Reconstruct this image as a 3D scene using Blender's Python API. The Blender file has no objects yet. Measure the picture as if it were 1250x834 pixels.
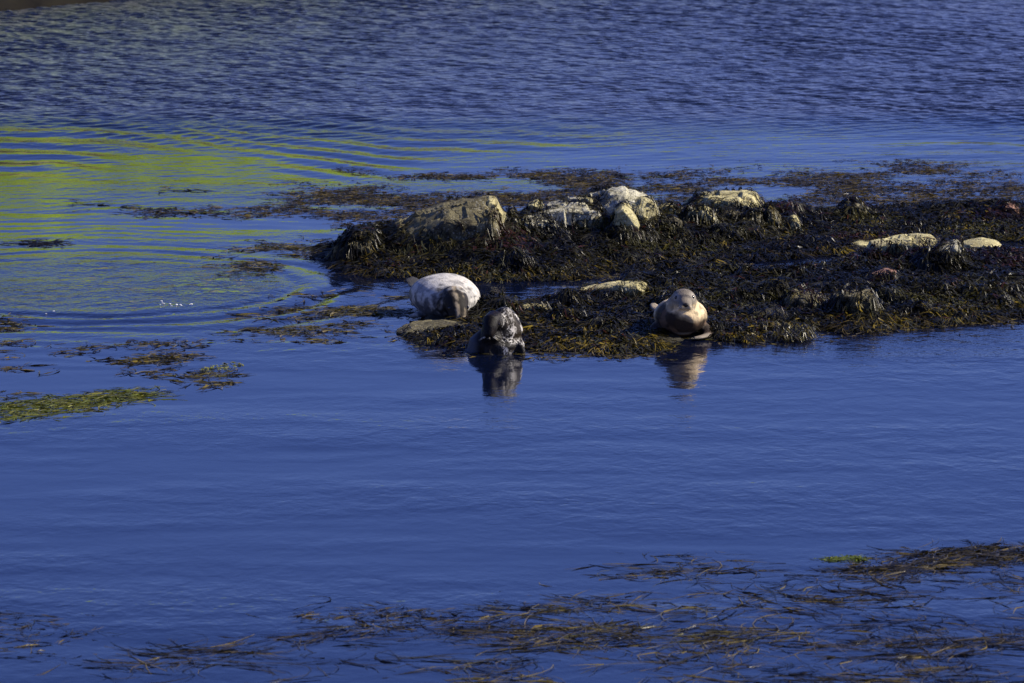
import bpy, bmesh, math, random
import numpy as np
from mathutils import Vector, Matrix, noise as mnoise

R = math.radians
random.seed(7); np.random.seed(7)
sc = bpy.context.scene
COL = sc.collection

# ------------------------------------------------------------------ camera
CAM_H, CAM_D, LENS = 12.67, 80.0, 200.0
cd = bpy.data.cameras.new('camera'); cam = bpy.data.objects.new('camera', cd); COL.objects.link(cam)
cam.location = (0, 0, CAM_H)
FWD = Vector((0, CAM_D, -CAM_H)).normalized(); RIGHT = Vector((1, 0, 0)); UP = RIGHT.cross(FWD)
cam.rotation_euler = FWD.to_track_quat('-Z', 'Y').to_euler()
cd.lens = LENS; cd.sensor_width = 36; cd.clip_start = 1; cd.clip_end = 5000
cd.dof.use_dof = True; cd.dof.focus_distance = 80.5; cd.dof.aperture_fstop = 3.2
sc.camera = cam

# ------------------------------------------------------------------ sky, sun, exposure
SUN_AZ, SUN_EL = 5.0, 36.0            # degrees from +X (right) towards +Y (away), elevation
w = bpy.data.worlds.new('World'); sc.world = w; w.use_nodes = True
nt = w.node_tree; nt.nodes.clear()
o_ = nt.nodes.new('ShaderNodeOutputWorld'); bg = nt.nodes.new('ShaderNodeBackground'); sky = nt.nodes.new('ShaderNodeTexSky')
sky.sky_type = 'NISHITA'; sky.sun_disc = False; sky.sun_elevation = R(SUN_EL); sky.sun_rotation = R(90 - SUN_AZ)
sky.air_density = 1.0; sky.dust_density = 0.3; sky.ozone_density = 4.0
tint = nt.nodes.new('ShaderNodeMix'); tint.data_type = 'RGBA'; tint.blend_type = 'MULTIPLY'; tint.inputs[0].default_value = 1
tint.inputs[7].default_value = (0.62, 0.66, 1.30, 1)      # the clear deep-blue air of the day
nt.links.new(sky.outputs[0], tint.inputs[6]); nt.links.new(tint.outputs[2], bg.inputs[0]); nt.links.new(bg.outputs[0], o_.inputs[0])
bg.inputs[1].default_value = 0.073
sd = bpy.data.lights.new('sun', 'SUN'); sun = bpy.data.objects.new('sun', sd); COL.objects.link(sun)
sd.energy = 5.0; sd.angle = R(0.53); sd.color = (1.0, 0.91, 0.74)
sv = Vector((math.cos(R(SUN_EL)) * math.cos(R(SUN_AZ)), math.cos(R(SUN_EL)) * math.sin(R(SUN_AZ)), math.sin(R(SUN_EL))))
sun.rotation_euler = sv.to_track_quat('Z', 'Y').to_euler(); sun.location = (30, 60, 40)
sc.view_settings.view_transform = 'Standard'; sc.view_settings.look = 'None'
sc.view_settings.exposure = 0.57; sc.view_settings.gamma = 1; sc.view_settings.use_curve_mapping = False
sc.cycles.max_bounces = 6

# ------------------------------------------------------------------ helpers
def ray(px, py):
    u = (px - 625) / 1250 * 36 / LENS; v = (417 - py) / 1250 * 36 / LENS
    return FWD + RIGHT * u + UP * v
def at(px, py, z=0.0):
    d = ray(px, py); t = (z - CAM_H) / d.z
    return Vector((d.x * t, d.y * t, z))
def at_y(px, py, Y):
    d = ray(px, py); t = Y / d.y
    return Vector((d.x * t, Y, CAM_H + d.z * t))
def to_px(X, Y, Z):
    z = Z - CAM_H; f = Y * FWD.y + z * FWD.z
    return 625 + X / f * 1250 * LENS / 36, 417 - (Y * UP.y + z * UP.z) / f * 1250 * LENS / 36
def _h(ix, iy, s):
    n = (ix * 374761393 + iy * 668265263 + s * 982451653) & 0xFFFFFFFF
    n = ((n ^ (n >> 13)) * 1274126177) & 0xFFFFFFFF
    return ((n ^ (n >> 16)) & 0xFFFFFF) / float(0xFFFFFF)
def vnoise(x, y, s=0):
    x = np.asarray(x, float); y = np.asarray(y, float)
    ix = np.floor(x).astype(np.int64); iy = np.floor(y).astype(np.int64)
    fx = x - ix; fy = y - iy; fx = fx * fx * (3 - 2 * fx); fy = fy * fy * (3 - 2 * fy)
    a = _h(ix, iy, s); b = _h(ix + 1, iy, s); c = _h(ix, iy + 1, s); d = _h(ix + 1, iy + 1, s)
    return (a * (1 - fx) + b * fx) * (1 - fy) + (c * (1 - fx) + d * fx) * fy
def fbm(x, y, s=0, o=4):
    t = 0; a = 0.5
    for k in range(o):
        t = t + a * (vnoise(x * 2 ** k + 17 * k, y * 2 ** k - 9 * k, s + k) - 0.5) * 2; a *= 0.5
    return t
def sstep(a, b, x):
    t = np.clip((x - a) / (b - a), 0, 1); return t * t * (3 - 2 * t)
def tag(o, label=None, cat=None, group=None, kind=None):
    if label: o['label'] = label
    if cat: o['category'] = cat
    if group: o['group'] = group
    if kind: o['kind'] = kind
    return o
def mesh_np(name, V, F, mat, colors=None, smooth=True, parent=None):
    """V (n,3), F (m,4) or (m,3) arrays; colors per vertex (n,3)"""
    me = bpy.data.meshes.new(name); V = np.asarray(V, np.float32); F = np.asarray(F, np.int32); k = F.shape[1]
    me.vertices.add(len(V)); me.vertices.foreach_set('co', V.ravel())
    me.loops.add(F.size); me.loops.foreach_set('vertex_index', F.ravel())
    me.polygons.add(len(F)); me.polygons.foreach_set('loop_start', np.arange(0, F.size, k, dtype=np.int32))
    me.polygons.foreach_set('loop_total', np.full(len(F), k, np.int32))
    me.polygons.foreach_set('use_smooth', np.full(len(F), smooth, bool))
    me.update(calc_edges=True)
    if colors is not None:
        ca = me.color_attributes.new('Col', 'FLOAT_COLOR', 'POINT')
        c4 = np.ones((len(V), 4), np.float32); c4[:, :3] = colors; ca.data.foreach_set('color', c4.ravel())
    o = bpy.data.objects.new(name, me); COL.objects.link(o); o.parent = parent
    if mat: me.materials.append(mat)
    return o

# ------------------------------------------------------------------ materials
class NT:
    def __init__(self, name):
        self.m = bpy.data.materials.new(name); self.m.use_nodes = True; self.t = self.m.node_tree; self.t.nodes.clear()
        self.out = self.n('OutputMaterial')
    def n(self, t, **k):
        x = self.t.nodes.new('ShaderNode' + t)
        for a, b in k.items(): setattr(x, a, b)
        return x
    def l(self, a, b): self.t.links.new(a, b)
    def set(self, node, **k):
        for a, b in k.items(): node.inputs[a.replace('_', ' ')].default_value = b
        return node
    def ramp(self, fac, stops):
        r = self.n('ValToRGB'); e = r.color_ramp.elements
        while len(e) < len(stops): e.new(0.5)
        for q, (p, c) in zip(e, stops): q.position = p; q.color = (*c, 1) if len(c) == 3 else c
        self.l(fac, r.inputs[0]); return r
    def noise(self, scale, detail=4, rough=.55, vec=None, dist=0):
        x = self.n('TexNoise'); x.inputs['Scale'].default_value = scale; x.inputs['Detail'].default_value = detail
        x.inputs['Roughness'].default_value = rough; x.inputs['Distortion'].default_value = dist
        if vec is not None: self.l(vec, x.inputs['Vector'])
        return x
    def math(self, op, a, b=None, c=None):
        x = self.n('Math', operation=op)
        for i, v in enumerate((a, b, c)):
            if v is None: continue
            if isinstance(v, (int, float)): x.inputs[i].default_value = v
            else: self.l(v, x.inputs[i])
        return x.outputs[0]

def mat_water():
    N = NT('water'); geo = N.n('NewGeometry'); sep = N.n('SeparateXYZ'); N.l(geo.outputs['Position'], sep.inputs[0])
    P = geo.outputs['Position']
    # wind-ruffled zone far out, patchy edge
    wob = N.noise(0.06, 3, .5, P)
    yy = N.math('ADD', sep.outputs[1], N.math('MULTIPLY', N.math('SUBTRACT', wob.outputs[0], .5), 7))
    far = N.n('MapRange', interpolation_type='SMOOTHSTEP'); far.inputs[1].default_value = 103; far.inputs[2].default_value = 109
    N.l(yy, far.inputs[0])
    att = N.n('Attribute', attribute_name='Chop')
    gm = N.n('Mapping'); gm.inputs['Scale'].default_value = (.6, 1.6, 1); N.l(P, gm.inputs[0]); gust = N.noise(0.16, 3, .55, gm.outputs[0])
    cat = N.n('MapRange'); cat.inputs[1].default_value = .35; cat.inputs[2].default_value = .7; cat.inputs[3].default_value = .2; cat.inputs[4].default_value = 1.5
    N.l(gust.outputs[0], cat.inputs[0])
    # heights in metres
    mp = N.n('Mapping'); mp.inputs['Scale'].default_value = (1, .8, 1); N.l(P, mp.inputs[0]); PM = mp.outputs[0]
    n1 = N.noise(2.6, 3, .55, PM, .3); n2 = N.noise(9, 3, .6, PM); n3 = N.noise(1.1, 2, .5, PM); n4 = N.noise(5.5, 3, .55, PM, .4)
    calm = N.math('MULTIPLY', N.math('ADD', N.math('MULTIPLY', n1.outputs[0], .012), N.math('ADD', N.math('MULTIPLY', n2.outputs[0], .0035), N.math('MULTIPLY', n3.outputs[0], .014))), cat.outputs[0])
    rough = N.math('ADD', N.math('MULTIPLY', n3.outputs[0], .02), N.math('ADD', N.math('MULTIPLY', n1.outputs[0], .02), N.math('MULTIPLY', n4.outputs[0], .03)))
    chop = N.math('ADD', N.math('MULTIPLY', n1.outputs[0], .06), N.math('MULTIPLY', n2.outputs[0], .02))
    h = N.math('ADD', calm, N.math('ADD', N.math('MULTIPLY', rough, far.outputs[0]), N.math('MULTIPLY', chop, att.outputs['Fac'])))
    b = N.n('Bump'); b.inputs['Strength'].default_value = 1; b.inputs['Distance'].default_value = 1; N.l(h, b.inputs['Height'])
    fr = N.n('Fresnel'); fr.inputs[0].default_value = 1.333; N.l(b.outputs[0], fr.inputs[1])
    gl = N.n('BsdfGlossy'); N.l(N.math('ADD', N.math('MULTIPLY', far.outputs[0], .27), .03), gl.inputs['Roughness']); N.l(b.outputs[0], gl.inputs['Normal']); gl.inputs[0].default_value = (1, 1, 1, 1)
    df = N.n('BsdfDiffuse'); df.inputs[0].default_value = (.004, .008, .030, 1)
    tr = N.n('BsdfTransparent'); tr.inputs[0].default_value = (.55, .62, .72, 1)
    m1 = N.n('MixShader'); m1.inputs[0].default_value = .5; N.l(df.outputs[0], m1.inputs[1]); N.l(tr.outputs[0], m1.inputs[2])
    m2 = N.n('MixShader'); N.l(fr.outputs[0], m2.inputs[0]); N.l(m1.outputs[0], m2.inputs[1]); N.l(gl.outputs[0], m2.inputs[2])
    N.l(m2.outputs[0], N.out.inputs[0]); return N.m

def mat_simple(name, c1, c2, scale=3, rough=.8, bump=.0, bscale=20, spec=.3):
    N = NT(name); tc = N.n('NewGeometry'); n = N.noise(scale, 5, .6, tc.outputs['Position'])
    r = N.ramp(n.outputs[0], [(.35, c1), (.65, c2)]); p = N.n('BsdfPrincipled'); N.l(r.outputs[0], p.inputs['Base Color'])
    p.inputs['Roughness'].default_value = rough; p.inputs['Specular IOR Level'].default_value = spec
    if bump:
        nb = N.noise(bscale, 5, .65, tc.outputs['Position']); b = N.n('Bump'); b.inputs['Distance'].default_value = bump; N.l(nb.outputs[0], b.inputs['Height']); N.l(b.outputs[0], p.inputs['Normal'])
    N.l(p.outputs[0], N.out.inputs[0]); return N.m

def mat_weed(name, rough=.38, spec=.5, transl=.0):
    N = NT(name); a = N.n('Attribute', attribute_name='Col'); g = N.n('NewGeometry')
    n = N.noise(30, 3, .6, g.outputs['Position']); mr = N.n('MapRange'); mr.inputs[3].default_value = .6; mr.inputs[4].default_value = 1.4; N.l(n.outputs[0], mr.inputs[0])
    mx = N.n('Mix', data_type='RGBA', blend_type='MULTIPLY'); mx.inputs[0].default_value = 1; N.l(a.outputs['Color'], mx.inputs[6]); N.l(mr.outputs[0], mx.inputs[7])
    p = N.n('BsdfPrincipled'); N.l(mx.outputs[2], p.inputs['Base Color']); p.inputs['Roughness'].default_value = rough; p.inputs['Specular IOR Level'].default_value = spec
    b = N.n('Bump'); b.inputs['Distance'].default_value = .004; nb = N.noise(70, 3, .6, g.outputs['Position']); N.l(nb.outputs[0], b.inputs['Height']); N.l(b.outputs[0], p.inputs['Normal'])
    if transl:
        t = N.n('BsdfTranslucent'); N.l(mx.outputs[2], t.inputs[0]); m = N.n('MixShader'); m.inputs[0].default_value = transl
        N.l(p.outputs[0], m.inputs[1]); N.l(t.outputs[0], m.inputs[2]); N.l(m.outputs[0], N.out.inputs[0])
    else: N.l(p.outputs[0], N.out.inputs[0])
    return N.m

def mat_rock(name, light, mid, dark, barn=.0, seed=0.0):
    N = NT(name); g = N.n('NewGeometry'); mp = N.n('Mapping'); mp.inputs['Location'].default_value = (seed, seed * 2.3, seed); N.l(g.outputs['Position'], mp.inputs[0]); P = mp.outputs[0]
    n1 = N.noise(3.2, 6, .62, P, .4); r1 = N.ramp(n1.outputs[0], [(.24, dark), (.36, mid), (.54, light), (.8, light)])
    n2 = N.noise(38, 4, .7, P); r2 = N.ramp(n2.outputs[0], [(.3, (.55, .55, .55)), (.62, (1.05, 1.05, 1.05))])
    mx = N.n('Mix', data_type='RGBA', blend_type='MULTIPLY'); mx.inputs[0].default_value = 1; N.l(r1.outputs[0], mx.inputs[6]); N.l(r2.outputs[0], mx.inputs[7])
    col = mx.outputs[2]
    # cracks
    v = N.n('TexVoronoi', feature='DISTANCE_TO_EDGE'); v.inputs['Scale'].default_value = 2.6
    ds = N.noise(4, 3, .6, P); am = N.n('Mix', data_type='VECTOR'); am.inputs[0].default_value = .25; N.l(P, am.inputs[4]); N.l(ds.outputs[1], am.inputs[5]); N.l(am.outputs[1], v.inputs['Vector'])
    rc = N.ramp(v.outputs[0], [(0, (.25, .23, .2)), (.035, (1, 1, 1))])
    mc = N.n('Mix', data_type='RGBA', blend_type='MULTIPLY'); mc.inputs[0].default_value = .8; N.l(col, mc.inputs[6]); N.l(rc.outputs[0], mc.inputs[7]); col = mc.outputs[2]
    if barn:
        vb = N.n('TexVoronoi'); vb.inputs['Scale'].default_value = 26; N.l(P, vb.inputs['Vector'])
        rb = N.ramp(vb.outputs[0], [(.18, (1, 1, 1)), (.42, (0, 0, 0))]); nm = N.noise(2.2, 3, .6, P); rm = N.ramp(nm.outputs[0], [(.42, (0, 0, 0)), (.55, (1, 1, 1))])
        fac = N.math('MULTIPLY', N.math('MULTIPLY', rb.outputs[0], rm.outputs[0]), barn)
        mb = N.n('Mix', data_type='RGBA'); N.l(fac, mb.inputs[0]); N.l(col, mb.inputs[6]); mb.inputs[7].default_value = (.62, .60, .52, 1); col = mb.outputs[2]
    p = N.n('BsdfPrincipled'); N.l(col, p.inputs['Base Color']); p.inputs['Roughness'].default_value = .85; p.inputs['Specular IOR Level'].default_value = .25
    nb = N.noise(22, 7, .68, P); h = N.math('ADD', nb.outputs[0], N.math('MULTIPLY', rc.outputs[0], .4))
    b = N.n('Bump'); b.inputs['Distance'].default_value = .03; b.inputs['Strength'].default_value = .9; N.l(h, b.inputs['Height']); N.l(b.outputs[0], p.inputs['Normal'])
    N.l(p.outputs[0], N.out.inputs[0]); return N.m

def mat_fur(name, rough=.45, spec=.4, bump=.004):
    N = NT(name); a = N.n('Attribute', attribute_name='Col'); g = N.n('NewGeometry')
    n = N.noise(45, 4, .6, g.outputs['Position']); mr = N.n('MapRange'); mr.inputs[1].default_value = .3; mr.inputs[2].default_value = .7; mr.inputs[3].default_value = .78; mr.inputs[4].default_value = 1.12; N.l(n.outputs[0], mr.inputs[0])
    mx = N.n('Mix', data_type='RGBA', blend_type='MULTIPLY'); mx.inputs[0].default_value = 1; N.l(a.outputs['Color'], mx.inputs[6]); N.l(mr.outputs[0], mx.inputs[7])
    p = N.n('BsdfPrincipled'); N.l(mx.outputs[2], p.inputs['Base Color']); p.inputs['Roughness'].default_value = rough; p.inputs['Specular IOR Level'].default_value = spec
    nb = N.noise(60, 4, .7, g.outputs['Position']); b = N.n('Bump'); b.inputs['Distance'].default_value = bump; N.l(nb.outputs[0], b.inputs['Height']); N.l(b.outputs[0], p.inputs['Normal'])
    N.l(p.outputs[0], N.out.inputs[0]); return N.m

M_WATER = mat_water()
M_BED = mat_simple('sea_floor', (.008, .014, .04), (.014, .024, .06), .5, .95)
M_REEF = mat_simple('reef_ground', (.010, .010, .007), (.030, .026, .016), 4, .6, .03, 14)
M_WEED = mat_weed('wrack', .30, .20)
M_FLOAT = mat_weed('floating_wrack', .30, .5, .15)
M_GREEN = mat_weed('green_algae', .4, .4, .2)
M_PALE = mat_rock('pale_rock', (.56, .50, .25), (.36, .31, .15), (.07, .06, .035), .35, 1)
M_BARN = mat_rock('barnacled_rock', (.58, .55, .40), (.27, .25, .16), (.04, .036, .026), .9, 5)
M_DARK = mat_rock('dark_rock', (.19, .165, .085), (.05, .043, .024), (.014, .013, .010), .3, 9)
M_PINK = mat_rock('pink_rock', (.34, .19, .14), (.22, .12, .09), (.07, .045, .035), .0, 13)

# ------------------------------------------------------------------ water sheet with its swell and the ring ripples
RC = at(120, 353)
def water_grid():
    xs = np.concatenate([-np.geomspace(2200, 13.5, 26), np.arange(-13.4, 13.4, .085), np.geomspace(13.5, 2200, 26)])
    ys = np.concatenate([-np.geomspace(600, 1, 14), np.linspace(5, 54, 12), np.arange(54.5, 88, .14), np.arange(88, 102, .07), np.arange(102, 142, .045), np.geomspace(142.5, 4000, 26)])
    X, Y = np.meshgrid(xs, ys); Z = np.zeros_like(X)
    near = sstep(-13.4, -12, X) * sstep(13.4, 12, X) * sstep(54.5, 58, Y) * sstep(141.5, 139, Y)
    # ripples left by something that dived: rings, strongest on the near right
    wx = .5 * fbm(X * .35, Y * .35, 31, 3); wy = .9 * fbm(X * .3 + 5, Y * .3, 32, 3)
    dx = X + wx - RC.x; dy = (Y + wy - RC.y); r = np.sqrt(dx ** 2 + dy ** 2); th = np.arctan2(dy, dx)
    side = .30 + .70 * sstep(-.2, .9, np.cos(th + .75))
    side = side * (.55 + .9 * vnoise(th * 3.0 + 20, r * .5, 44))
    env = sstep(2.0, 3.0, r) * sstep(5.6, 3.6, r)
    ph = 2 * np.pi * r / .78
    Z += .016 * env * side * (np.sin(ph) + .35 * np.sin(2 * ph + 1))
    # further, weaker rings that run out over the calm water
    Z += .0016 * sstep(3.6, 5, r) * sstep(11, 5, r) * np.sin(2 * np.pi * r / .62) * (.4 + vnoise(X * .3, Y * .3, 3))
    # long bent swell lines between the ruffled water and the weed
    q = np.exp(-((Y - 103.5) / 6.5) ** 2); c = (X + 5) * .34
    bend = 1.5 * np.sin(c) + 1.1 * fbm(X * .22, Y * .12, 12, 3)
    Z += .020 * q * np.sin(2 * np.pi * (Y * .62 + bend * 1.1 + X * .16) / 1.05 + 3.5 * fbm(X * .5, Y * .2, 14, 3)) * sstep(.25, .8, vnoise(X * .35, Y * .3, 8)) * (.35 + .65 * sstep(6, -4, X))
    # slow swell in front
    Z += .010 * fbm(X * .22 + Y * .05, Y * .55, 5, 3) * sstep(82, 74, Y)
    # wind ripples as real waves: strong far out, a breath of them on the calmer water
    rw = np.random.default_rng(3); rip = np.zeros_like(X); s2 = 0
    sel = (np.abs(X) < 13.45) & (Y > 80) & (Y < 141.8); xs_ = X[sel]; ys_ = Y[sel]; acc = np.zeros(len(xs_), np.float64)
    for k in range(46):
        lam = .13 * (.46 / .13) ** rw.random(); a = rw.normal(-1.35, .55); kk = 2 * np.pi / lam; sl = .036 * (lam / .7) ** .15; s2 += sl * sl / 2
        acc += sl / kk * np.sin(kk * (xs_ * np.cos(a) + ys_ * np.sin(a)) + rw.uniform(0, 6.28) + 1.2 * vnoise(xs_ * .25, ys_ * .25, k))
    rip[sel] = acc
    yw = Y + 4.5 * fbm(X * .09, Y * .09, 55, 3); gust = .55 + .75 * vnoise(X * .16, Y * .07, 56)
    amp = sstep(103.5, 109.5, yw) * gust + (.02 + .13 * vnoise(X * .3, Y * .15, 57)) * sstep(90, 101, Y) + .45 * sstep(3.9, 1.4, r) * vnoise(X * .8, Y * .5, 58)
    Z += 1.5 * rip * amp
    Z *= near
    chop = near * (sstep(3.9, 1.2, r) * (.15 + .7 * vnoise(X * .5, Y * .3, 77)) + .35 * sstep(60, 66, Y) * sstep(-8.5, -11, X) * .3)
    rb = at(1120, 412); chop += near * .30 * np.exp(-((X - rb.x) / 2.6) ** 2 - ((Y - rb.y) / 1.5) ** 2)
    ny, nx = X.shape; idx = np.arange(ny * nx).reshape(ny, nx)
    F = np.stack([idx[:-1, :-1], idx[:-1, 1:], idx[1:, 1:], idx[1:, :-1]], -1).reshape(-1, 4)
    o = mesh_np('sea_water', np.stack([X, Y, Z], -1).reshape(-1, 3), F, M_WATER)
    a = o.data.attributes.new('Chop', 'FLOAT', 'POINT'); a.data.foreach_set('value', chop.ravel().astype(np.float32))
    tag(o, 'deep blue sea water, calm in front and ruffled farther out', 'sea', kind='structure')
water_grid()
bm = bmesh.new(); bmesh.ops.create_grid(bm, x_segments=4, y_segments=4, size=2500)
me = bpy.data.meshes.new('seabed'); bm.to_mesh(me); bm.free(); me.materials.append(M_BED)
sb = bpy.data.objects.new('seabed', me); COL.objects.link(sb); sb.location = (0, 900, -2.2); tag(sb, 'dark sea bed below the blue water', 'seabed', kind='structure')

# ------------------------------------------------------------------ far shore (its foot shows top left, its grass mirrors in the calm water)
def far_shore():
    xs = np.concatenate([np.arange(-60, -24, 1.5), np.arange(-24, 24, .3), np.arange(24, 61, 1.5)]); ts = np.concatenate([np.arange(0, 4, .2), np.arange(4, 60, 1.0)])
    X, T = np.meshgrid(xs, ts)
    a = at(0, 19); b = at(230, -4)
    foot = a.y + (X - a.x) * (b.y - a.y) / (b.x - a.x)
    foot = np.clip(foot, 100, 149) + 1.5 * fbm(X * .3, X * 0, 61, 4)
    top = 4.6 + 1.5 * sstep(-2, -8, X) + 1.3 * fbm(X * .12, X * 0 + 3, 62, 3) - 1.0 * sstep(5, 22, X)
    prof = .9 * sstep(0, 2.2, T) + (top - .9) * sstep(1.6, 13, T) + .03 * T
    Z = -.6 + prof + .45 * fbm(X * .5, T * .5, 63, 5) * sstep(0, 3, T) + .30 * fbm(X * 1.6, T * 1.6, 64, 4) * sstep(7, 1, T)
    ny, nx = X.shape; idx = np.arange(ny * nx).reshape(ny, nx)
    F = np.stack([idx[:-1, :-1], idx[:-1, 1:], idx[1:, 1:], idx[1:, :-1]], -1).reshape(-1, 4)
    N = NT('shore_bank'); g = N.n('NewGeometry'); sp = N.n('SeparateXYZ'); N.l(g.outputs['Position'], sp.inputs[0])
    nn = N.noise(.5, 5, .6, g.outputs['Position']); zz = N.math('ADD', sp.outputs[2], N.math('MULTIPLY', N.math('SUBTRACT', nn.outputs[0], .5), 1.2))
    r = N.ramp(N.math('MULTIPLY', zz, .1), [(.03, (.010, .009, .006)), (.15, (.022, .019, .010)), (.18, (.16, .13, .08)), (.21, (.24, .19, .11)), (.25, (.16, .25, .012)), (.6, (.21, .31, .014))])
    n2 = N.noise(1.7, 5, .65, g.outputs['Position']); r2 = N.ramp(n2.outputs[0], [(.36, (.30, .30, .42)), (.46, (.8, .75, .9)), (.62, (1.1, 1.05, 1))])
    mx = N.n('Mix', data_type='RGBA', blend_type='MULTIPLY'); mx.inputs[0].default_value = 1; N.l(r.outputs[0], mx.inputs[6]); N.l(r2.outputs[0], mx.inputs[7])
    p = N.n('BsdfPrincipled'); N.l(mx.outputs[2], p.inputs['Base Color']); p.inputs['Roughness'].default_value = .9; p.inputs['Specular IOR Level'].default_value = .1
    N.l(p.outputs[0], N.out.inputs[0])
    o = mesh_np('far_shore', np.stack([X, foot + T, Z], -1).reshape(-1, 3), F, N.m); tag(o, 'far shore with weedy rocks at its foot and a grassy bank', 'shore', kind='structure')
    return X, foot, T, Z
SX, SF, ST, SZ = far_shore()

# ------------------------------------------------------------------ the reef: ground under the weed
def interp_pts(pts):
    P = sorted(((p.x, p.y, p.z) for p in pts)); a = np.array(P); return a[:, 0], a[:, 1], a[:, 2]
rear_front = [at(*p) for p in [(396, 306), (410, 318), (440, 329), (480, 335), (540, 339), (620, 341), (700, 337), (760, 329), (840, 321), (900, 317), (960, 315), (1040, 307), (1100, 299), (1180, 293), (1290, 292)]]
rfx, rfy, _ = interp_pts(rear_front)
# crest: silhouette of the weed (rocks stand proud of it) and depth behind the front edge
rear_sil = [(396, 308, 0.30), (415, 290, 0.80), (440, 287, 1.29), (470, 288, 1.76), (500, 275, 2.23), (545, 262, 2.59), (600, 254, 2.82), (650, 258, 2.82), (700, 258, 2.94), (735, 252, 2.94), (775, 246, 2.94), (800, 251, 2.82), (835, 254, 2.82), (870, 258, 2.82), (935, 256, 2.94), (965, 262, 2.94), (1000, 259, 2.94), (1050, 254, 2.94), (1100, 256, 2.82), (1150, 253, 2.82), (1200, 248, 2.82), (1235, 251, 2.71), (1262, 262, 2.59), (1290, 264, 2.35)]
rcx, rcy, rcz = [], [], []
for px, py, dep in rear_sil:
    p0 = at(px, 320); Yf = np.interp(p0.x, rfx, rfy); p = at_y(px, py, Yf + dep)
    rcx.append(p.x); rcy.append(p.y); rcz.append(max(p.z, .02))
front_front = [at(*p) for p in [(480, 394), (500, 404), (520, 415), (560, 419), (600, 424), (640, 420), (700, 428), (760, 431), (800, 421), (850, 413), (900, 417), (940, 411), (962, 402), (1000, 398), (1060, 402), (1100, 397), (1180, 392), (1290, 385)]]
ffx, ffy, _ = interp_pts(front_front)
front_sil = [at(*p) for p in [(476, 390, .0), (505, 384, .06), (560, 378, .10), (620, 374, .13), (680, 369, .14), (700, 357, .16), (740, 348, .22), (790, 341, .27), (830, 329, .30), (900, 324, .33), (960, 322, .35), (1040, 305, .36), (1100, 297, .36), (1220, 300, .30), (1250, 304, .24), (1290, 306, .22)]]
fcx, fcy, fcz = interp_pts(front_sil)
GX0, GX1, GY0, GY1, GS = -4.2, 9.6, 74.5, 96.5, .05
gx = np.arange(GX0, GX1, GS); gy = np.arange(GY0, GY1, GS); GXX, GYY = np.meshgrid(gx, gy)
def profile(fx, fy, cx, cy, cz, back, p):
    X = GXX + .25 * fbm(GXX * .9, GYY * .9, 21, 3); Y = GYY + .35 * fbm(GXX * 1.1, GYY * 1.1, 22, 3)
    Yf = np.interp(X, fx, fy); Yc = np.interp(X, cx, cy); Zc = np.interp(X, cx, cz)
    t = (Y - Yf) / np.maximum(Yc - Yf, .05); s = (Y - Yc) / back
    up = np.where(t < 0, t * .5, np.clip(t, 0, 1) ** p)
    dn = 1 - np.clip(s, 0, 3) ** 1.5
    z = np.where(t < 1, up * (Zc + .0), Zc * dn) - np.where(s > 1, (s - 1) * .3, 0)
    z = np.where(t < 0, np.maximum(t * (Yc - Yf), -2) * .22, z)
    m = sstep(fx[0] - .1, fx[0] + .5, X)
    return z * m + (1 - m) * -.6
H = np.maximum(profile(rfx, rfy, np.array(rcx), np.array(rcy), np.array(rcz), 1.3, .9), profile(ffx, ffy, fcx, fcy, fcz, .55, .6))
lump = sstep(-.1, .12, H)
H = H + lump * (.17 * fbm(GXX * 1.25, GYY * 1.6, 40, 4) + .09 * fbm(GXX * 4, GYY * 4, 41, 3)) - .01
rb_ = np.random.default_rng(77)                       # boulders and steps hidden under the weed
BMP = np.zeros_like(H)
for k in range(190):
    bx_, by_ = rb_.uniform(GX0, 9, 1)[0], rb_.uniform(GY0, GY1, 1)[0]; ra = rb_.uniform(.18, .62); rb2 = ra * rb_.uniform(.6, 1.3); ht = ra * rb_.uniform(.22, .5); an = rb_.uniform(0, 3.14)
    dx_ = (GXX - bx_) * math.cos(an) + (GYY - by_) * math.sin(an); dy_ = -(GXX - bx_) * math.sin(an) + (GYY - by_) * math.cos(an)
    q_ = 1 - np.sqrt((dx_ / ra) ** 2 + (dy_ / rb2) ** 2) ** 2.2; BMP = np.maximum(BMP, np.where(q_ > 0, ht * np.clip(q_, 0, 1) ** .6, 0))
H = H + (BMP - .09) * sstep(.02, .22, H) * .95
def carve(cx_, cy_, rx_, ry_):                          # tide pools
    global H
    d_ = ((GXX - cx_) / rx_) ** 2 + ((GYY - cy_) / ry_) ** 2 + .35 * fbm(GXX * 2.5, GYY * 2.0, 66, 3); H = np.where(d_ < 1.3, np.minimum(H, -.14 + .30 * sstep(.75, 1.3, d_)), H)
p_ = at(648, 356); carve(p_.x, p_.y, .72, .85)
p_ = at(1236, 297); carve(p_.x, p_.y, .60, .55)
H = np.clip(H, -.9, 2)
def hs(x, y):
    fx = np.clip((np.asarray(x) - GX0) / GS, 0, len(gx) - 1.001); fy = np.clip((np.asarray(y) - GY0) / GS, 0, len(gy) - 1.001)
    ix = fx.astype(int); iy = fy.astype(int); u = fx - ix; v = fy - iy
    return (H[iy, ix] * (1 - u) + H[iy, ix + 1] * u) * (1 - v) + (H[iy + 1, ix] * (1 - u) + H[iy + 1, ix + 1] * u) * v
def hit(px, py):
    d = ray(px, py); Y = np.arange(GY0, GY1, .02); t = Y / d.y; z = CAM_H + d.z * t; x = d.x * t
    g = np.maximum(hs(x, Y), 0); k = np.argmax(z <= g)
    return Vector((x[k], Y[k], z[k]))
idx = np.arange(H.size).reshape(H.shape)
F = np.stack([idx[:-1, :-1], idx[:-1, 1:], idx[1:, 1:], idx[1:, :-1]], -1).reshape(-1, 4)
F = F[H.ravel()[F].max(1) > -.5]
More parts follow.
